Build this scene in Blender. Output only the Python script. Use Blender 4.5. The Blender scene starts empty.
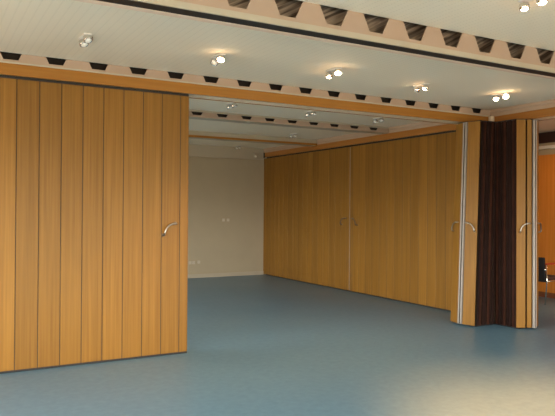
import bpy, bmesh, math, random
from mathutils import Vector, Matrix
random.seed(4)
PI = math.pi
SKY = 27
SC = bpy.context.scene
COL = SC.collection

# ------------------------------------------------------------------ camera
def setup_camera():
    yaw, pitch, roll = [math.radians(a) for a in (29.3989, 0.14144, 0.44169)]
    f = Vector((math.sin(yaw)*math.cos(pitch), math.cos(yaw)*math.cos(pitch), math.sin(pitch)))
    r = Vector((math.cos(yaw), -math.sin(yaw), 0)); u = r.cross(f)
    rr = r*math.cos(roll) + u*math.sin(roll); uu = -r*math.sin(roll) + u*math.cos(roll)
    cam = bpy.data.objects.new('camera', bpy.data.cameras.new('camera'))
    COL.objects.link(cam)
    m = Matrix((( rr.x, uu.x, -f.x, 0), (rr.y, uu.y, -f.y, 0), (rr.z, uu.z, -f.z, 1.6), (0, 0, 0, 1)))
    cam.matrix_world = m
    cam.data.sensor_width = 36; cam.data.lens = 629.03*36/555
    cam.data.clip_start = 0.05
    SC.camera = cam
setup_camera()

# ------------------------------------------------------------------ materials
def newmat(name):
    m = bpy.data.materials.new(name); m.use_nodes = True
    nt = m.node_tree; b = nt.nodes['Principled BSDF']
    return m, nt, b
def N(nt, t, **kw):
    n = nt.nodes.new(t)
    for k, v in kw.items():
        if k in n.inputs: n.inputs[k].default_value = v
        else: setattr(n, k, v)
    return n
def rgba(c): return (c[0], c[1], c[2], 1)
def plain(name, c, rough=.5, metal=0, noise=0.06, scale=8, spec=.5):
    m, nt, b = newmat(name)
    tc = N(nt, 'ShaderNodeTexCoord'); nz = N(nt, 'ShaderNodeTexNoise', Scale=scale, Detail=4)
    nt.links.new(tc.outputs['Object'], nz.inputs['Vector'])
    r = N(nt, 'ShaderNodeValToRGB')
    r.color_ramp.elements[0].position = .3; r.color_ramp.elements[1].position = .7
    r.color_ramp.elements[0].color = rgba([v*(1-noise) for v in c]); r.color_ramp.elements[1].color = rgba([min(1, v*(1+noise)) for v in c])
    nt.links.new(nz.outputs['Fac'], r.inputs['Fac']); nt.links.new(r.outputs['Color'], b.inputs['Base Color'])
    b.inputs['Roughness'].default_value = rough; b.inputs['Metallic'].default_value = metal
    b.inputs['Specular IOR Level'].default_value = spec
    return m
def wood(name, c1, c2, horizontal=None, rough=.42, var=.24):
    """straight grained beech veneer; grain runs along Z unless horizontal is 'x' or 'y'"""
    m, nt, b = newmat(name)
    g = N(nt, 'ShaderNodeNewGeometry'); oi = N(nt, 'ShaderNodeObjectInfo')
    mp = N(nt, 'ShaderNodeMapping')
    s = {'x': (.8, 45, 45), 'y': (45, .8, 45), None: (45, 45, .8)}[horizontal]
    mp.inputs['Scale'].default_value = s
    nt.links.new(g.outputs['Position'], mp.inputs['Vector'])
    cx = N(nt, 'ShaderNodeCombineXYZ'); mm = N(nt, 'ShaderNodeMath', operation='MULTIPLY'); mm.inputs[1].default_value = 37
    nt.links.new(oi.outputs['Random'], mm.inputs[0])
    for k in 'XYZ': nt.links.new(mm.outputs[0], cx.inputs[k])
    nt.links.new(cx.outputs[0], mp.inputs['Location'])
    nz = N(nt, 'ShaderNodeTexNoise', Scale=1, Detail=5, Roughness=.6)
    nt.links.new(mp.outputs[0], nz.inputs['Vector'])
    r = N(nt, 'ShaderNodeValToRGB')
    r.color_ramp.elements[0].position = .3; r.color_ramp.elements[1].position = .72
    r.color_ramp.elements[0].color = rgba(c1); r.color_ramp.elements[1].color = rgba(c2)
    nt.links.new(nz.outputs['Fac'], r.inputs['Fac'])
    # broader veneer bands
    mp2 = N(nt, 'ShaderNodeMapping'); mp2.inputs['Scale'].default_value = [v*.22 for v in s]
    nt.links.new(g.outputs['Position'], mp2.inputs['Vector']); nt.links.new(cx.outputs[0], mp2.inputs['Location'])
    n2 = N(nt, 'ShaderNodeTexNoise', Scale=1, Detail=2)
    nt.links.new(mp2.outputs[0], n2.inputs['Vector'])
    hv = N(nt, 'ShaderNodeHueSaturation')
    mr = N(nt, 'ShaderNodeMapRange'); mr.inputs['To Min'].default_value = 1-var; mr.inputs['To Max'].default_value = 1+var*.6
    ad = N(nt, 'ShaderNodeMath', operation='MULTIPLY_ADD'); ad.inputs[1].default_value = .5
    half = N(nt, 'ShaderNodeMath', operation='MULTIPLY'); half.inputs[1].default_value = .5
    nt.links.new(n2.outputs['Fac'], half.inputs[0])
    nt.links.new(oi.outputs['Random'], ad.inputs[0]); nt.links.new(half.outputs[0], ad.inputs[2])
    nt.links.new(ad.outputs[0], mr.inputs['Value']); nt.links.new(mr.outputs[0], hv.inputs['Value'])
    nt.links.new(r.outputs['Color'], hv.inputs['Color']); nt.links.new(hv.outputs['Color'], b.inputs['Base Color'])
    b.inputs['Roughness'].default_value = rough; b.inputs['Specular IOR Level'].default_value = .25
    return m
def emit(name, c, s):
    m, nt, b = newmat(name)
    b.inputs['Base Color'].default_value = rgba((.8, .8, .8)); b.inputs['Emission Color'].default_value = rgba(c)
    b.inputs['Emission Strength'].default_value = s
    return m

M = {}
M['wood'] = wood('beech_veneer', (.200, .093, .012), (.282, .140, .022))
M['wood_h'] = wood('beech_header_x', (.31, .135, .022), (.38, .175, .032), 'x', var=.08)
M['wood_hy'] = wood('beech_header_y', (.30, .125, .025), (.37, .165, .036), 'y', var=.08)
M['wood_wall'] = wood('orange_wood_cladding', (.56, .20, .03), (.66, .26, .05))
M['seam'] = plain('dark_vinyl_seam', (.035, .02, .012), .7)
M['pleat'] = plain('dark_brown_vinyl', (.016, .006, .004), .7, spec=.15, noise=.2)
M['pleat_red'] = plain('reddish_brown_edge', (.038, .012, .006), .7, spec=.15, noise=.2)
M['steel'] = plain('brushed_steel', (.42, .40, .37), .3, 1)
M['black'] = plain('black_rubber', (.012, .012, .012), .6)
M['alu'] = plain('aluminium', (.34, .32, .30), .45, .3, noise=.02)
M['alu_matt'] = plain('cream_soffit_profile', (.70, .60, .46), .5)
M['chrome'] = plain('chrome', (.75, .74, .72), .15, 1)
M['steel_dark'] = plain('dull_steel', (.12, .105, .095), .4, .7)
M['wall'] = plain('cream_plaster', (.42, .365, .258), .85, noise=.02, scale=3)
M['fascia'] = plain('pinkish_fascia', (.42, .315, .235), .6, noise=.02)
M['lip'] = plain('pale_lip', (.44, .40, .31), .5, noise=.02)
M['ivory'] = plain('ivory_plastic', (.56, .52, .43), .4, noise=.01)
M['soffit'] = plain('pinkish_soffit', (.80, .64, .50), .7, noise=.01)
M['white'] = plain('white_plastic', (.80, .79, .75), .4, noise=.01)
M['red_wood'] = plain('red_stained_wood', (.36, .035, .015), .35, noise=.12)
M['fabric'] = plain('black_fabric', (.012, .012, .014), .9, noise=.3, scale=60)
M['brownseat'] = plain('dark_brown_fabric', (.05, .022, .015), .9, noise=.3, scale=60)
M['brown_band'] = plain('dark_brown_band', (.05, .022, .018), .6)
M['brown_skirt'] = plain('brown_skirting', (.20, .07, .03), .5)
M['lamp_on'] = emit('halogen_lamp_lit', (1, .80, .50), 60)
M['lamp_off'] = plain('clear_lamp_glass', (.85, .86, .82), .25, .1)

# linoleum
def mk_floor():
    m, nt, b = newmat('teal_linoleum')
    g = N(nt, 'ShaderNodeNewGeometry')
    n1 = N(nt, 'ShaderNodeTexNoise', Scale=14, Detail=8, Roughness=.7); n2 = N(nt, 'ShaderNodeTexNoise', Scale=.7, Detail=3)
    for n in (n1, n2): nt.links.new(g.outputs['Position'], n.inputs['Vector'])
    r = N(nt, 'ShaderNodeValToRGB')
    r.color_ramp.elements[0].color = rgba((.096, .203, .305)); r.color_ramp.elements[1].color = rgba((.125, .247, .355))
    r.color_ramp.elements[0].position = .35; r.color_ramp.elements[1].position = .65
    nt.links.new(n1.outputs['Fac'], r.inputs['Fac']); nt.links.new(r.outputs['Color'], b.inputs['Base Color'])
    mr = N(nt, 'ShaderNodeMapRange'); b.inputs['Specular IOR Level'].default_value = .45
    mr.inputs['To Min'].default_value = .33; mr.inputs['To Max'].default_value = .43
    nt.links.new(n2.outputs['Fac'], mr.inputs['Value']); nt.links.new(mr.outputs[0], b.inputs['Roughness'])
    bp = N(nt, 'ShaderNodeBump', Strength=.03); nt.links.new(n1.outputs['Fac'], bp.inputs['Height']); nt.links.new(bp.outputs[0], b.inputs['Normal'])
    return m
M['floor'] = mk_floor()

# perforated acoustic board: rows of small round holes
def mk_ceiling(name, col, hole, px=.0667, py=.0333, rad=.0095):
    m, nt, b = newmat(name)
    g = N(nt, 'ShaderNodeNewGeometry'); sp = N(nt, 'ShaderNodeSeparateXYZ')
    nt.links.new(g.outputs['Position'], sp.inputs[0])
    out = []
    for ax, p in (('X', px), ('Y', py)):
        w = N(nt, 'ShaderNodeMath', operation='PINGPONG'); w.inputs[1].default_value = p/2
        nt.links.new(sp.outputs[ax], w.inputs[0])
        q = N(nt, 'ShaderNodeMath', operation='POWER'); q.inputs[1].default_value = 2
        nt.links.new(w.outputs[0], q.inputs[0]); out.append(q)
    s = N(nt, 'ShaderNodeMath', operation='ADD'); nt.links.new(out[0].outputs[0], s.inputs[0]); nt.links.new(out[1].outputs[0], s.inputs[1])
    sq = N(nt, 'ShaderNodeMath', operation='SQRT'); nt.links.new(s.outputs[0], sq.inputs[0])
    mr = N(nt, 'ShaderNodeMapRange'); mr.inputs['From Min'].default_value = rad*.7; mr.inputs['From Max'].default_value = rad*1.2
    nt.links.new(sq.outputs[0], mr.inputs['Value'])
    mx = N(nt, 'ShaderNodeMix', data_type='RGBA')
    mx.inputs['A'].default_value = rgba(hole); mx.inputs['B'].default_value = rgba(col)
    for i in mx.inputs:
        if i.type == 'RGBA' and i.name == 'A': i.default_value = rgba(hole)
        if i.type == 'RGBA' and i.name == 'B': i.default_value = rgba(col)
    nt.links.new(mr.outputs[0], mx.inputs[0])
    o = [x for x in mx.outputs if x.type == 'RGBA'][0]
    nt.links.new(o, b.inputs['Base Color']); b.inputs['Roughness'].default_value = .8
    return m
M['ceil'] = mk_ceiling('perforated_ceiling_board', (.86, .81, .665), (.76, .72, .59), rad=.0075)
M['ceil_plain'] = plain('painted_ceiling_back', (.45, .43, .37), .9)

# streaky mineral felt seen through the vent openings
def mk_felt():
    m, nt, b = newmat('ribbed_vent_lining')
    g = N(nt, 'ShaderNodeNewGeometry'); mp = N(nt, 'ShaderNodeMapping')
    mp.vector_type = 'TEXTURE'; mp.inputs['Rotation'].default_value = (0, math.radians(-28), 0); mp.inputs['Scale'].default_value = (.5, .5, .022)
    nt.links.new(g.outputs['Position'], mp.inputs['Vector'])
    nz = N(nt, 'ShaderNodeTexNoise', Scale=1, Detail=3); nt.links.new(mp.outputs[0], nz.inputs['Vector'])
    r = N(nt, 'ShaderNodeValToRGB'); r.color_ramp.elements[0].position = .38; r.color_ramp.elements[1].position = .68
    r.color_ramp.elements[0].color = rgba((.09, .065, .045)); r.color_ramp.elements[1].color = rgba((.50, .41, .31))
    nt.links.new(nz.outputs['Fac'], r.inputs['Fac']); nt.links.new(r.outputs['Color'], b.inputs['Base Color'])
    b.inputs['Roughness'].default_value = .9
    return m
M['felt'] = mk_felt()
M['felt_shaded'] = plain('shaded_vent_lining', (.035, .028, .022), .9, noise=.3)  # same lining darkened in colour, as shade inside the farther vents
def mk_glass():
    m, nt, b = newmat('window_glass')
    nt.nodes.remove(b)
    t = N(nt, 'ShaderNodeBsdfTransparent'); gl = N(nt, 'ShaderNodeBsdfGlossy', Roughness=.02)
    mx = N(nt, 'ShaderNodeMixShader'); mx.inputs[0].default_value = .06
    nt.links.new(t.outputs[0], mx.inputs[1]); nt.links.new(gl.outputs[0], mx.inputs[2])
    nt.links.new(mx.outputs[0], nt.nodes['Material Output'].inputs['Surface'])
    return m
M['glass'] = mk_glass()

# ------------------------------------------------------------------ mesh helpers
def box(bm, a, b, mi=0):
    x0, y0, z0 = a; x1, y1, z1 = b
    if x0 > x1: x0, x1 = x1, x0
    if y0 > y1: y0, y1 = y1, y0
    if z0 > z1: z0, z1 = z1, z0
    v = [bm.verts.new(p) for p in ((x0,y0,z0),(x1,y0,z0),(x1,y1,z0),(x0,y1,z0),(x0,y0,z1),(x1,y0,z1),(x1,y1,z1),(x0,y1,z1))]
    for f in ((0,3,2,1),(4,5,6,7),(0,1,5,4),(1,2,6,5),(2,3,7,6),(3,0,4,7)):
        bm.faces.new([v[i] for i in f]).material_index = mi
def prism(bm, pts, d):
    """polygon pts (3D list) extruded by vector d"""
    a = [bm.verts.new(p) for p in pts]; b = [bm.verts.new(Vector(p)+Vector(d)) for p in pts]
    n = len(pts)
    bm.faces.new(a); bm.faces.new(list(reversed(b)))
    for i in range(n): bm.faces.new((a[i], b[i], b[(i+1) % n], a[(i+1) % n]))
def tube(bm, pts, r, seg=10, taper=None):
    pts = [Vector(p) for p in pts]; rings = []
    prev = None
    for i, p in enumerate(pts):
        t = (pts[min(i+1, len(pts)-1)] - pts[max(i-1, 0)]).normalized()
        if prev is None:
            n = t.orthogonal().normalized()
        else:
            n = (prev - t*prev.dot(t)).normalized()
        prev = n; c = t.cross(n)
        rr = r if taper is None else taper[i]
        rings.append([bm.verts.new(p + (n*math.cos(a) + c*math.sin(a))*rr) for a in [2*PI*k/seg for k in range(seg)]])
    for i in range(len(rings)-1):
        for k in range(seg):
            bm.faces.new((rings[i][k], rings[i][(k+1) % seg], rings[i+1][(k+1) % seg], rings[i+1][k]))
    bm.faces.new(list(reversed(rings[0]))); bm.faces.new(rings[-1])
def lathe(bm, prof, axis_m=Matrix(), seg=20):
    rings = []
    for r, z in prof:
        if r < 1e-5: rings.append([bm.verts.new(axis_m @ Vector((0, 0, z)))])
        else: rings.append([bm.verts.new(axis_m @ Vector((r*math.cos(a), r*math.sin(a), z))) for a in [2*PI*k/seg for k in range(seg)]])
    for i in range(len(rings)-1):
        A, B = rings[i], rings[i+1]
        if len(A) == 1 and len(B) == 1: continue
        for k in range(seg):
            k2 = (k+1) % seg
            if len(A) == 1: bm.faces.new((A[0], B[k2], B[k]))
            elif len(B) == 1: bm.faces.new((A[k], A[k2], B[0]))
            else: bm.faces.new((A[k], A[k2], B[k2], B[k]))
def bevel(bm, w, seg=2):
    bmesh.ops.bevel(bm, geom=list(bm.edges), offset=w, segments=seg, affect='EDGES', profile=.5)
def mesh(name, bm, mats, smooth=False):
    bmesh.ops.recalc_face_normals(bm, faces=bm.faces)
    me = bpy.data.meshes.new(name); bm.to_mesh(me); bm.free()
    if not isinstance(mats, (list, tuple)): mats = [mats]
    for k in mats: me.materials.append(k)
    if smooth:
        for p in me.polygons: p.use_smooth = True
    return me
def place(name, me, parent=None, loc=(0, 0, 0), rot=(0, 0, 0)):
    o = bpy.data.objects.new(name, me); COL.objects.link(o)
    o.location = loc; o.rotation_euler = rot
    if parent: o.parent = parent
    return o
def part(name, bm, mats, parent, smooth=False, loc=(0, 0, 0), rot=(0, 0, 0)):
    return place(name, mesh(name, bm, mats, smooth), parent, loc, rot)
def thing(name, label, cat, loc=(0, 0, 0), rz=0, group=None):
    o = bpy.data.objects.new(name, None); COL.objects.link(o); o.empty_display_size = .1
    o.location = loc; o.rotation_euler = (0, 0, rz); o['label'] = label; o['category'] = cat
    if group: o['group'] = group
    return o
def struct(name, bm, mats, label=None, cat=None, smooth=False):
    o = place(name, mesh(name, bm, mats, smooth)); o['kind'] = 'structure'
    if label: o['label'] = label; o['category'] = cat
    return o
def copy_tree(o, parent=None):
    c = o.copy(); COL.objects.link(c); c.parent = parent
    for ch in [x for x in bpy.data.objects if x.parent == o]: copy_tree(ch, c)
    return c
B = bmesh.new

# ------------------------------------------------------------------ dimensions
YH, YP = 6.53, 6.56          # face of cross header / face of its partition panels
XH, XP = 7.27, 7.30          # face of the long header / panels
XL, XR, YB, YF = -2.6, 10.15, -3.2, 13.65
ZC0, ZC = 3.19, 3.088
ZW0, ZW1 = 2.873, 2.985      # wooden header
ZTOP = 3.45
PW = .2098                   # panel width

# floor
bm = B(); box(bm, (XL-.2, YB-.2, -.1), (XR+.2, YF+.2, 0)); struct('floor', bm, M['floor'], 'teal blue linoleum floor', 'floor')

# ceiling: perforated boards bay by bay
bm = B()
bays = [(YB, 4.087, ZC0), (4.29, YH, ZC), (6.80, 8.85, ZC), (9.08, 11.22, ZC), (11.45, YF, ZC)]
for y0, y1, z in bays: box(bm, (XL, y0, z), (XH, y1, z+.02))
box(bm, (XH+.26, YB, ZC), (XR, YF, ZC+.02))
struct('ceiling', bm, M['ceil'], 'perforated cream acoustic ceiling', 'ceiling')
bm = B(); box(bm, (XL-.2, YB-.2, ZTOP), (XR+.2, YF+.2, ZTOP+.1)); struct('ceiling', bm, M['ceil_plain'], 'unseen slab above the ceiling boards, added to keep light out', 'ceiling')  # slab out of view, added so the shell lets no light in

# walls
bm = B(); box(bm, (XL-.2, YF, 0), (XR+.2, YF+.2, ZTOP)); struct('wall_back', bm, M['wall'], 'plain cream rear wall', 'wall')
bm = B(); box(bm, (XR, YB, 0), (XR+.2, YF, ZTOP)); struct('wall_right', bm, M['wall'], 'cream wall of the side room', 'wall')
# unseen walls behind the camera and along the left, windows added for daylight
wz0, wz1 = .75, 2.55
wins = [(-2.1, .1), (.6, 2.8), (3.3, 5.5), (6.0, 7.1), (7.7, 9.3)]
lwins = [(-2.6, -.4), (.2, 2.4), (3.0, 5.2), (6.9, 9.4), (9.8, 12.2)]
wn = 0
def window_wall(name, T, u0, u1, ws, label):
    global wn
    bm = B()
    def bx(b, a, c):
        box(b, T(*a), T(*c))
    bx(bm, (u0, 0, 0), (u1, .2, wz0)); bx(bm, (u0, 0, wz1), (u1, .2, ZTOP))
    xs = [u0] + [v for q in ws for v in q] + [u1]
    for i in range(0, len(xs), 2): bx(bm, (xs[i], 0, wz0), (xs[i+1], .2, wz1))
    struct(name, bm, M['wall'], label, 'wall')
    for a, b in ws:
        wn += 1
        bm = B()
        for q in ((a, a+.06), (b-.06, b), ((a+b)/2-.03, (a+b)/2+.03)): bx(bm, (q[0], .06, wz0), (q[1], .12, wz1))
        bx(bm, (a, .06, wz0), (b, .12, wz0+.06)); bx(bm, (a, .06, wz1-.06), (b, .12, wz1))
        w = struct('window_%d' % wn, bm, M['white'], 'white framed window, unseen and added to admit daylight', 'window')
        bm = B(); bx(bm, (a+.03, .088, wz0+.03), (b-.03, .094, wz1-.03)); part('pane', bm, M['glass'], w)
window_wall('wall_front', lambda u, d, z: (u, YB-d, z), XL-.2, XR+.2, wins, 'unseen wall facing the folding partitions, windows added for daylight')
window_wall('wall_left', lambda u, d, z: (XL-d, u, z), YB, YF, lwins, 'unseen wall on the left, windows added for daylight')

# side room: wood cladding, clerestory band, strip, skirting
bm = B(); box(bm, (XR-.03, YB, .10), (XR, YF, 2.66)); struct('trim_1', bm, M['wood_wall'], 'orange wood cladding of the side room wall', 'wall cladding')
bm = B(); box(bm, (XR-.025, YB, 0), (XR, YF, .10)); struct('baseboard_right', bm, M['brown_skirt'], 'brown skirting', 'baseboard')
bm = B(); box(bm, (XR-.02, YB, 2.885), (XR, YF, 3.08)); struct('trim_2', bm, M['brown_band'], 'dark brown band high on the side room wall', 'trim')
bm = B(); box(bm, (XR-.06, YB, 2.772), (XR, YF, 2.828)); struct('trim_3', bm, M['white'], 'white rail under the dark band', 'trim')
# back wall box and skirting
bm = B(); box(bm, (XL, YF-.05, 2.815), (XH, YF, ZC)); struct('trim_4', bm, M['lip'], 'cream boxed moulding along the top of the rear wall', 'trim')
bm = B(); box(bm, (XL, YF-.02, 0), (XP, YF, .085)); struct('baseboard_back', bm, M['lip'], 'pale skirting of the rear wall', 'baseboard')

# fascia with trapezoid vent openings
def fascia(bm, y, z0, zb, zt, x_first, wb, wt, n0, n1, xa=XL, xb=XH, pitch=.4175, t=.012):
    box(bm, (xa, y, z0), (xb, y+t, zb))
    cs = [x_first + pitch*k for k in range(n0, n1)]
    cs = [c for c in cs if c-wt/2 > xa+.02 and c+wt/2 < xb-.02]
    e = [(xa, xa)] + [(c, c) for c in cs] + [(xb, xb)]
    for i in range(len(e)-1):
        l, r = e[i][0], e[i+1][0]
        lb = l + (wb/2 if i else 0); lt = l + (wt/2 if i else 0)
        rb = r - (wb/2 if i < len(e)-2 else 0); rt = r - (wt/2 if i < len(e)-2 else 0)
        prism(bm, [(lb, y, zb), (rb, y, zb), (rt, y, zt), (lt, y, zt)], (0, t, 0))
def beam(n, y, zs, zb, zt, xf, wb, wt, depth, mat='fascia', vents=True, lining='felt_shaded'):
    bm = B()
    if vents: fascia(bm, y, zs, zb, zt, xf, wb, wt, -20, 30)
    else: box(bm, (XL, y, zs), (XH, y+.012, zt))
    struct('trim_%d' % n, bm, M[mat], 'pinkish ceiling fascia pierced by trapezoid vents' if vents else 'plain ceiling fascia', 'trim')
    bm = B()   # lining behind the vents
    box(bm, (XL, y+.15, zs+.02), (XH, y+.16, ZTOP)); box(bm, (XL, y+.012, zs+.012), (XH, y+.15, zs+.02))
    o = struct('trim_%d' % (n+1), bm, M[lining], 'ribbed lining behind the vents', 'trim')
# near beam at y=4.087 with a long dark track slot in its soffit
beam(5, 4.087, 3.02, 3.052, ZC0, 1.965, .134, .270, .25, lining='felt')
bm = B(); box(bm, (XL, 4.079, 2.975), (XH, 4.10, 3.02)); struct('trim_7', bm, M['lip'], 'pale lip under the vented fascia', 'trim')
bm = B(); box(bm, (XL, 4.098, 2.978), (XH, 4.232, 2.99)); struct('trim_8', bm, M['black'], 'long dark track slot in the ceiling beam', 'trim')
bm = B(); box(bm, (XL, 4.228, 2.976), (XH, 4.30, 2.990)); box(bm, (XL, 4.285, 2.987), (XH, 4.30, ZC)); struct('trim_9', bm, M['soffit'], 'pinkish soffit beside the track slot', 'trim')

# header A (over the front partition)
beam(10, YH+.004, 3.0, 3.022, ZC, .725, .134, .195, .25)
bm = B(); box(bm, (XL, YH-.010, ZW1), (XH, YH+.03, 3.001)); struct('trim_12', bm, M['lip'], 'thin pale lip above the wooden header', 'trim')
bm = B(); box(bm, (XL, YH, ZW0), (XH, YH+.022, ZW1)); box(bm, (XL, YH+.245, ZW0), (XH, YH+.267, ZC)); struct('trim_13', bm, M['wood_h'], 'orange beech header board above the front partition', 'header')
bm = B(); box(bm, (XL, YH+.022, ZW0+.004), (XH, YH+.115, ZW0+.014)); box(bm, (XL, YH+.145, ZW0+.004), (XH, YH+.245, ZW0+.014))
struct('trim_14', bm, M['alu_matt'], 'cream track profile under the header', 'trim')
# far beams
beam(15, 8.85, 2.985, 3.015, 3.062, 3.584, .134, .195, .23)
bm = B(); box(bm, (XL, 8.862, 2.985), (XH, 9.09, 2.997)); box(bm, (XL, 8.84, 3.062), (XH, 8.86, 3.10)); struct('trim_17', bm, M['lip'], 'soffit of the middle ceiling beam', 'trim')
bm = B(); box(bm, (XL, 11.215, 3.0), (XH, 11.23, ZC)); box(bm, (XL, 11.22, 2.965), (XH, 11.46, 2.98)); struct('trim_18', bm, M['lip'], 'plain far ceiling beam', 'trim')
bm = B(); box(bm, (XL, 11.20, 2.962), (XH, 11.22, 3.005)); struct('trim_19', bm, M['wood_h'], 'narrow brown strip on the far ceiling beam', 'trim')

# long header over the side partition and on towards the camera
bm = B(); box(bm, (XH, YB, ZW0), (XH+.022, YF, ZW1)); box(bm, (XH+.24, YB, ZW0), (XH+.262, YF, ZC)); struct('trim_20', bm, M['wood_hy'], 'orange beech header board above the side partition', 'header')
bm = B(); box(bm, (XH+.022, YB, ZW0+.004), (XH+.11, YF, ZW0+.014)); box(bm, (XH+.14, YB, ZW0+.004), (XH+.24, YF, ZW0+.014)); struct('trim_21', bm, M['alu_matt'], 'cream track profile under the side header', 'trim')
bm = B(); box(bm, (XH+.004, YB, ZW1), (XH+.02, YF, ZTOP)); box(bm, (XH-.012, YB, ZW1), (XH+.004, YF, 3.0)); box(bm, (XH-.02, YB, 3.045), (XH+.004, YF, ZC)); struct('trim_22', bm, M['fascia'], 'plain stepped fascia above the side header', 'trim')
bm = B(); box(bm, (XH-.012, YF-.10, ZW0-.01), (XH-.001, YF-.05, 3.0)); struct('trim_23', bm, M['black'], 'black end bracket of the side header', 'trim')
# junction block where the two headers meet
bm = B(); box(bm, (XH-.05, YH-.07, ZW0+.01), (XH+.03, YH+.02, 3.0)); bevel(bm, .03, 3); struct('trim_24', bm, M['alu_matt'], 'rounded corner block where the headers meet', 'trim', smooth=True)
# floor to ceiling meeting post in the corner between both stacks
bm = B(); box(bm, (7.045, 6.245, 0), (7.11, 6.30, ZW0-.01)); bevel(bm, .008, 2); struct('trim_25', bm, M['seam'], 'dark brown corner post between the two stacks', 'post')

# ------------------------------------------------------------------ folding partitions
ZP0, ZP1 = .024, 2.846
def panel_mesh(w, gap=.007, t=.014, z0=ZP0, z1=ZP1, name='panel'):
    """panel lying in the local XZ plane, front face at y=0, from x=0 to x=w"""
    bm = B(); box(bm, (gap/2, 0, z0), (w-gap/2, t, z1)); bevel(bm, .003, 1)
    return mesh(name, bm, M['wood'])
PANEL = panel_mesh(PW)
def handle_bm(s=1, r=.009):
    """quarter arc pull handle, its low end at the origin, top end towards +x*s; stands 45 mm off the face (-y)"""
    bm = B(); R_ = .122
    pts = [(0, -.002, 0), (0, -.03, 0), (0, -.045, .012)]
    for k in range(1, 13):
        a = PI/2*k/12
        pts.append((s*R_*(1-math.cos(a)), -.047, .012+R_*.93*math.sin(a)))
    pts += [(s*(R_+.012), -.035, .012+R_*.93), (s*(R_+.014), -.002, .012+R_*.93)]
    tube(bm, pts, r, 10)
    for px, pz in ((0, 0), (s*(R_+.014), .012+R_*.93)):
        lathe(bm, [(0, -.006), (.019, -.006), (.019, 0), (0, 0)], Matrix.Translation((px, 0, pz)) @ Matrix.Rotation(PI/2, 4, 'X'), 14)
    return bm
def straight_partition(loc, rz, n, edge_w, end_side, label, handle_off, hm, ew=.012, sweep_end=0, narrow_last=None, thick=.17, mirror_handle=False, edge_seal=True):
    """local frame: x runs along the wall towards the leading edge at x=0 (panels lie at negative x), faces -y"""
    t = thing('folding_partition', label, 'partition', loc, rz, None)
    s = end_side
    def bx(a, b): return (min(s*a, s*b), max(s*a, s*b))
    # leading edge member
    x0, x1 = bx(-edge_w+.004, -ew)
    bm = B(); box(bm, (x0, 0, ZP0), (x1, .014, ZP1)); bevel(bm, .003, 1); part('edge_panel', bm, M['wood'], t)
    x0, x1 = bx(-ew, 0)
    bm = B(); box(bm, (x0, .006, ZP0), (x1, thick-.006, ZP1)); bevel(bm, .003, 1); part('edge_seal', bm, M['alu'] if edge_seal else M['wood'], t)
    xx = -edge_w
    for k in range(n):
        a, b = bx(xx-PW, xx)
        place('panel', PANEL, t, (a, 0, 0))
        xx -= PW
    L = xx
    a, b = bx(L, -.012)
    bm = B(); box(bm, (a, .0035, ZP0-.006), (b, .030, ZP1+.006)); part('vinyl_lining', bm, M['seam'], t)
    bm = B()                                                       # rear skin, same planks
    q = -.012
    while q > L+.01:
        w = edge_w-.012 if q > -.05 else PW
        a, b = bx(max(L, q-w)+.004, q-.004); box(bm, (a, thick-.014, ZP0), (b, thick, ZP1)); q -= w
    part('rear_panelling', bm, M['wood'], t)
    a, b = bx(L, -.004)
    bm = B(); box(bm, (a, .004, .004), (b, .05, ZP0-.002)); box(bm, (a, thick-.05, .004), (b, thick-.004, ZP0-.002)); part('bottom_seal', bm, M['black'], t)
    bm = B(); box(bm, (a, .004, ZP1+.001), (b, .05, ZW0-.001)); box(bm, (a, thick-.05, ZP1+.001), (b, thick-.004, ZW0-.001)); part('top_seal', bm, M['black'], t)
    hp = (s*-handle_off, 0, 1.315)
    part('pull_handle', handle_bm(s), hm, t, True, hp)
    return t
# front partition: leading edge at x=2.556
tA = straight_partition((2.563, YP, 0), 0, 24, .100, 1, 'closed beech folding partition on the left with one silver arc handle', .285, M['steel'], edge_seal=False)
bm = B(); tube(bm, [(-.095, .02, ZP1-.002), (-.095, .02, ZW0+.004)], .009, 8); part('hanger_bolt', bm, M['chrome'], tA)
# side partition (two leaves meeting at y=10.07); faces -x  -> rotate +90deg about z: local +x -> +y, local -y -> +x ; so use rz=-90: local x -> -y, local -y -> -x
YM = 10.07
straight_partition((XP, YM-.004, 0), -PI/2, 15, .085, -1, 'near leaf of the closed partition running along the right of the rear area', .245, M['steel_dark'], ew=.007)
straight_partition((XP, YM+.004, 0), -PI/2, 16, .085, 1, 'far leaf of the closed partition running along the right, reaching the cream wall', .245, M['steel_dark'], ew=.007)

bm = B(); box(bm, (XP, 13.522, ZP0), (XP+.17, YF-.001, ZP1)); struct('trim_26', bm, M['wood'], 'narrow wooden filler between partition and cream wall', 'trim')

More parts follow.
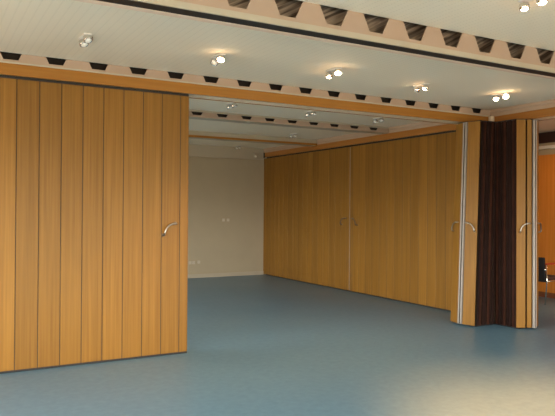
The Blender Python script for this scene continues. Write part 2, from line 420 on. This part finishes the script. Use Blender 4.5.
# ------------------------------------------------------------------ folded stacks
def shear(bm, d):
    for v in bm.verts:
        v.co.x += d[0]*v.co.z/2.85; v.co.y += d[1]*v.co.z/2.85
def slab(bm, p, q, t, z0=ZP0, z1=ZP1):
    """upright board between plan points p and q, thickness t to the left of p->q"""
    p = Vector((p[0], p[1], 0)); q = Vector((q[0], q[1], 0)); d = (q-p).normalized(); n = Vector((-d.y, d.x, 0))*t
    prism(bm, [p+Vector((0,0,z0)), q+Vector((0,0,z0)), q+n+Vector((0,0,z0)), p+n+Vector((0,0,z0))], (0, 0, z1-z0))
def build_stack(loc, rz, label, prof, strip_c, depth, halfw, n, lean, hpts, mirror, crease=None):
    """local frame: the leading end faces -x; stack runs to +x; near pleated side at y=-halfw (or +halfw when mirror)."""
    t = thing('folding_partition', label, 'partition', loc, rz)
    m = -1 if mirror else 1
    # end boards: list of (plan p, plan q)
    for (p, q) in prof:
        bm = B(); P_, Q_ = (p[0], p[1]*m), (q[0], q[1]*m)
        if mirror: slab(bm, P_, Q_, .014)
        else: slab(bm, Q_, P_, .014)
        for v in bm.verts: pass
        shear(bm, lean); bevel(bm, .002, 1)
        part('end_panel', bm, M['wood'], t)
    # silver double strip
    sx, sy, sw = strip_c
    bm = B()
    for o in (-1, 1): box(bm, (sx-.022, sy*m+o*sw*.31-sw*.15, ZP0), (sx+.012, sy*m+o*sw*.31+sw*.15, ZP1))
    shear(bm, lean); bevel(bm, .003, 1); part('leading_profile', bm, M['alu'], t)
    bm = B(); box(bm, (sx-.016, sy*m-sw*.17, ZP0), (sx+.03, sy*m+sw*.17, ZP1)); shear(bm, lean); part('rubber_gasket', bm, M['black'] if mirror is None else M['seam'], t)
    # folded panels
    x0 = .045
    for k in range(n):
        x = x0 + (depth-x0)*k/n; w = (depth-x0)/n
        a = halfw - (.0 if k % 2 == 0 else .012)
        f = 1 - k/n*.25
        bm = B(); box(bm, (x+w*.15, -a+.012, ZP0), (x+w*.85, a-.012, ZP1)); shear(bm, (lean[0]*f, lean[1]*f))
        fp = part('folded_panel', bm, M['seam'], t)
        for s in (-1, 1):
            bm = B(); box(bm, (x+w*.06, s*(a-.014), ZP0-.004), (x+w*.80, s*a, ZP1+.004)); shear(bm, (lean[0]*f, lean[1]*f)); bevel(bm, .004, 2)
            part('hinge_strip', bm, M['pleat_red'] if k % 3 == 1 else M['pleat'], fp)
    # seals and hangers
    bm = B(); box(bm, (.02, -halfw+.02, .004), (depth, halfw-.02, ZP0-.003)); part('bottom_seal', bm, M['black'], t)
    bm = B()
    pts = [prof[0][0]] + [q for p, q in prof]
    poly = [(p[0]+.01, p[1]*m*.97) for p in pts] + [(depth, pts[-1][1]*m*.97), (depth, pts[0][1]*m*.97)]
    vs = [bm.verts.new((x+lean[0], y+lean[1], ZP1+.001)) for x, y in poly]; f = bm.faces.new(vs)
    r = bmesh.ops.extrude_face_region(bm, geom=[f])
    for v in r['geom']:
        if isinstance(v, bmesh.types.BMVert): v.co.z = ZP1+.014
    part('top_seal', bm, M['black'], t)
    for (lx, ly, tx, ty) in hpts:
        d = Vector((tx-lx, (ty-ly)*m, 0)).normalized()
        sg = 1 if d.y < 0 else -1
        rot = math.atan2(sg*d.y, sg*d.x)
        part('pull_handle', handle_bm(sg), M['steel'], t, True, (lx+lean[0]*.46, ly*m, 1.315), (0, 0, rot))
    return t
# stack of the front partition, end facing left (-x), strip off centre
SA = build_stack((6.62, 6.435, 0), 0, 'folded stack left of the corner, its pale end panels and silver edge facing left',
    [((0, .205), (-.062, .02)), ((-.058, -.07), (0, -.235))], (-.062, -.025, .072), .38, .235, 7, (.085, 0),
    [(-.008, .180, -.062, .02), (-.008, -.205, -.058, -.07)], False)
# stack of the side partition, end facing the camera (-y); local -x -> world -y : rz=+90deg (local x->y, local y->-x)
SB = build_stack((7.235, 5.80, 0), PI/2, 'folded stack right of the corner, its end panels facing the camera beside the side room',
    [((.05, .205), (-.008, .098)), ((-.022, .082), (-.052, .030)), ((-.078, -.024), (.035, -.205))], (-.082, .003, .052), .42, .205, 8, (.0, .022),
    [(.034, .178, -.008, .098), (.020, -.178, -.078, -.024)], False)

# ------------------------------------------------------------------ ceiling spotlights
def head_meshes():
    bm = B(); lathe(bm, [(.030, .012), (.040, .006), (.046, -.012), (.046, -.034), (.041, -.038), (.036, -.030), (.030, -.012), (.012, -.004), (0, -.003)], seg=20)
    bmesh.ops.scale(bm, vec=(.85, .85, 1), verts=bm.verts)
    ring = mesh('spot_ring', bm, M['chrome'], True)
    bm = B(); lathe(bm, [(0, -.020), (.030, -.022), (.036, -.034), (.034, -.042), (.022, -.051), (0, -.056)], seg=20)
    bmesh.ops.scale(bm, vec=(.82, .82, .9), verts=bm.verts)
    on = mesh('lamp', bm, M['lamp_on'], True); off = on.copy(); off.materials.clear(); off.materials.append(M['lamp_off'])
    return ring, on, off
RING, LON, LOFF = head_meshes()
def spot(x, y, z, lit, label, aim, power=60, dy=.155, cone=95, col=(1, .50, .20)):
    t = thing('ceiling_spotlight', label, 'spotlight', (x, y, z), 0, 'twin ceiling spotlights')
    bm = B(); box(bm, (-.035, -dy/2-.03, -.012), (.035, dy/2+.03, 0)); bevel(bm, .005, 2); part('mounting_plate', bm, M['white'], t)
    bm = B(); lathe(bm, [(0, -.03), (.010, -.028), (.012, -.01), (.012, 0)], Matrix.Translation((.055, 0, 0)), 12); part('knob', bm, M['steel_dark'], t, True)
    for i, s in enumerate((-1, 1)):
        d = Vector(aim[i] if isinstance(aim[0], (tuple, list)) else aim).normalized()
        rot = d.to_track_quat('-Z', 'Y').to_euler()
        h = place('lamp_head', RING, t, (0, s*dy/2, -.030), rot)
        place('lamp', LON if lit[i] else LOFF, h)
        bm = B(); tube(bm, [(0, s*dy/2, -.008), (0, s*dy/2, -.03)], .008, 8); part('pivot', bm, M['chrome'], t)
        if lit[i]:
            pd = bpy.data.lights.new('halogen_spill', 'POINT'); pd.energy = .5; pd.color = (1, .55, .26); pd.shadow_soft_size = .02
            po = bpy.data.objects.new('halogen_spill', pd); COL.objects.link(po); po.parent = h; po.location = (0, 0, -.07)
            ld = bpy.data.lights.new('halogen', 'SPOT'); ld.energy = power[i] if isinstance(power, tuple) else power; ld.color = col; ld.spot_size = math.radians(cone); ld.spot_blend = .8; ld.shadow_soft_size = .035
            lo = bpy.data.objects.new('halogen_light', ld); COL.objects.link(lo); lo.parent = h; lo.location = (0, 0, -.062)
HP = 60
S5 = 5.56
spot(1.209, S5, ZC, (0, 0), 'unlit twin spotlight above the closed partition at far left', (.25, -.5, -1), HP)
spot(2.485, S5+.05, ZC, (1, 0), 'lit spotlight above the free end of the left partition', (-.4, -.5, -1), HP)
spot(3.775, S5-.05, ZC, (1, 1), 'pair of lit spotlights in the middle of the ceiling bay', ((-.3, -.5, -1), (-.12, .3, -1)), (40, 150))
spot(5.119, S5+.08, ZC, (1, 0), 'small lit spotlight between the middle pair and the brightest one', (-.35, .45, -1), 80)
spot(6.366, S5, ZC, (1, 1), 'brightest lit spotlights above the folded stacks', ((-.7, -.8, -.8), (-.4, -.5, -1)), HP*.4)
spot(3.93, 3.14, ZC0, (1, 1), 'pair of lit spotlights in the top right corner of the ceiling', ((.1, -.15, -1), (.2, .0, -1)), 950, cone=68, col=(1, .33, .08))
spot(8.55, 6.2, ZC, (1, 0), 'added spotlight, out of view behind the right header, brightening the side room wall', (.8, .5, -1), 110, cone=110, col=(1, .62, .34))  # unseen lamp added to brighten the orange cladding
spot(3.757, 8.0, ZC, (0, 0), 'unlit twin spotlight behind the header, nearest the left partition', (.2, -.4, -1))
spot(5.073, 8.02, ZC, (0, 0), 'unlit twin spotlight behind the header, halfway across the opening', (.2, -.4, -1))
spot(6.365, 8.02, ZC, (0, 0), 'unlit twin spotlight behind the header, close to the right partition', (-.2, -.5, -1))
spot(6.32, 10.62, ZC, (0, 0), 'unlit twin spotlight between the two far ceiling beams', (-.2, -.5, -1))
spot(6.42, 13.3, ZC, (0, 0), 'unlit twin spotlight in front of the rear wall', (-.2, -.5, -1))

# ------------------------------------------------------------------ wall fittings
def socket(x, z, label, group, cat='socket', sw=False, h=.034):
    t = thing('light_switch' if sw else 'wall_socket', label, cat, (x, YF, z), 0, group)
    bm = B(); box(bm, (-h, -.010, -h), (h, 0, h)); bevel(bm, .004, 2); part('cover_plate', bm, M['ivory'], t)
    if sw:
        bm = B(); box(bm, (-.022, -.016, -.022), (.022, -.009, .022)); bevel(bm, .003, 2); part('rocker', bm, M['ivory'], t)
    else:
        bm = B(); lathe(bm, [(.024, .0), (.024, .004), (.020, .004), (.019, -.004), (0, -.004)], Matrix.Translation((0, -.010, 0)) @ Matrix.Rotation(PI/2, 4, 'X'), 18); part('socket_well', bm, M['lip'], t)
socket(6.221, 1.342, 'left one of two white switches at mid height of the cream wall', 'switches on the cream wall', 'switch', True)
socket(6.338, 1.342, 'right one of two white switches at mid height of the cream wall', 'switches on the cream wall', 'switch', True)
socket(5.385, .355, 'low white socket nearest the free end of the left partition', 'low sockets on the cream wall')
socket(5.47, .355, 'middle one of three low white sockets on the cream wall', 'low sockets on the cream wall')
socket(5.60, .365, 'rightmost of three low white sockets on the cream wall', 'low sockets on the cream wall')
t = thing('motion_sensor', 'small beige sensor box high on the cream wall near the corner', 'sensor', (7.02, YF-.046, 2.905))
bm = B(); box(bm, (-.045, -.05, -.06), (.045, 0, .06)); bevel(bm, .012, 3); part('housing', bm, M['lip'], t)
bm = B(); lathe(bm, [(0, -.02), (.018, -.016), (.026, 0)], Matrix.Translation((0, -.05, -.02)) @ Matrix.Rotation(-PI/2, 4, 'X'), 14); part('lens', bm, M['white'], t, True)

# ------------------------------------------------------------------ side room armchairs
def armchair(loc, rz, label):
    """faces local -y"""
    t = thing('armchair', label, 'chair', loc, rz, 'armchairs along the side room wall')
    bm = B(); box(bm, (-.23, -.24, .41), (.23, .22, .47)); bevel(bm, .02, 3); part('seat', bm, M['brownseat'], t, True)
    bm = B(); box(bm, (-.225, 0, .0), (.225, .045, .43)); bevel(bm, .018, 3); part('backrest', bm, M['fabric'], t, True, (0, .215, .385), (math.radians(-6), 0, 0))
    for s in (-1, 1):
        bm = B(); tube(bm, [(s*.25, -.20, .0), (s*.25, -.21, .30), (s*.25, -.21, .69)], .011, 10); part('leg', bm, M['chrome'], t, True)
        bm = B(); tube(bm, [(s*.25, .30, .0), (s*.25, .25, .40), (s*.25, .265, .69)], .011, 10); part('leg', bm, M['chrome'], t, True)
        bm = B(); box(bm, (s*.25-.025, -.24, .688), (s*.25+.025, .28, .712)); bevel(bm, .009, 3); part('armrest', bm, M['red_wood'], t, True)
        bm = B(); tube(bm, [(s*.25, -.205, .40), (s*.25, .25, .40)], .009, 8); part('side_rail', bm, M['chrome'], t, True)
    bm = B(); tube(bm, [(-.25, .272, .60), (.25, .272, .60)], .010, 8); part('back_rail', bm, M['chrome'], t, True)
    bm = B(); tube(bm, [(-.25, -.2, .395), (.25, -.2, .395)], .009, 8); part('front_rail', bm, M['chrome'], t, True)
    return t
armchair((9.57, 7.40, 0), math.radians(94), 'black backed armchair with red arms half hidden by the right folded stack')
armchair((9.74, 8.10, 0), math.radians(84), 'armchair behind the half hidden one, only its red arms and seat showing')

# ------------------------------------------------------------------ light
# daylight: bright overcast sky above the horizon, dim ground below, entering through the windows (portals guide it)
def portal(loc, rot, sx, sy):
    ld = bpy.data.lights.new('window_portal', 'AREA'); ld.shape = 'RECTANGLE'; ld.size = sx; ld.size_y = sy; ld.cycles.is_portal = True
    o = bpy.data.objects.new('window_portal', ld); COL.objects.link(o); o.location = loc; o.rotation_euler = rot
for a, b in wins: portal(((a+b)/2, YB-.21, (wz0+wz1)/2), (PI/2, 0, 0), b-a, wz1-wz0)
for a, b in lwins: portal((XL-.21, (a+b)/2, (wz0+wz1)/2), (PI/2, 0, -PI/2), b-a, wz1-wz0)
w = bpy.data.worlds.new('world'); SC.world = w; w.use_nodes = True
nt = w.node_tree; bg = nt.nodes['Background']
tc = N(nt, 'ShaderNodeTexCoord'); sp = N(nt, 'ShaderNodeSeparateXYZ'); r = N(nt, 'ShaderNodeValToRGB')
mr = N(nt, 'ShaderNodeMapRange'); mr.inputs['From Min'].default_value = -.5; mr.inputs['From Max'].default_value = .5
nt.links.new(tc.outputs['Generated'], sp.inputs[0]); nt.links.new(sp.outputs['Z'], mr.inputs['Value']); nt.links.new(mr.outputs[0], r.inputs['Fac'])
e = r.color_ramp.elements
e[0].position = .48; e[0].color = (.34, .27, .19, 1); e[1].position = .56; e[1].color = (1, .93, .83, 1)
nt.links.new(r.outputs['Color'], bg.inputs['Color']); bg.inputs['Strength'].default_value = SKY

SC.view_settings.view_transform = 'Standard'; SC.view_settings.look = 'None'
SC.view_settings.gamma = 1; SC.view_settings.use_curve_mapping = False
SC.view_settings.exposure = 0
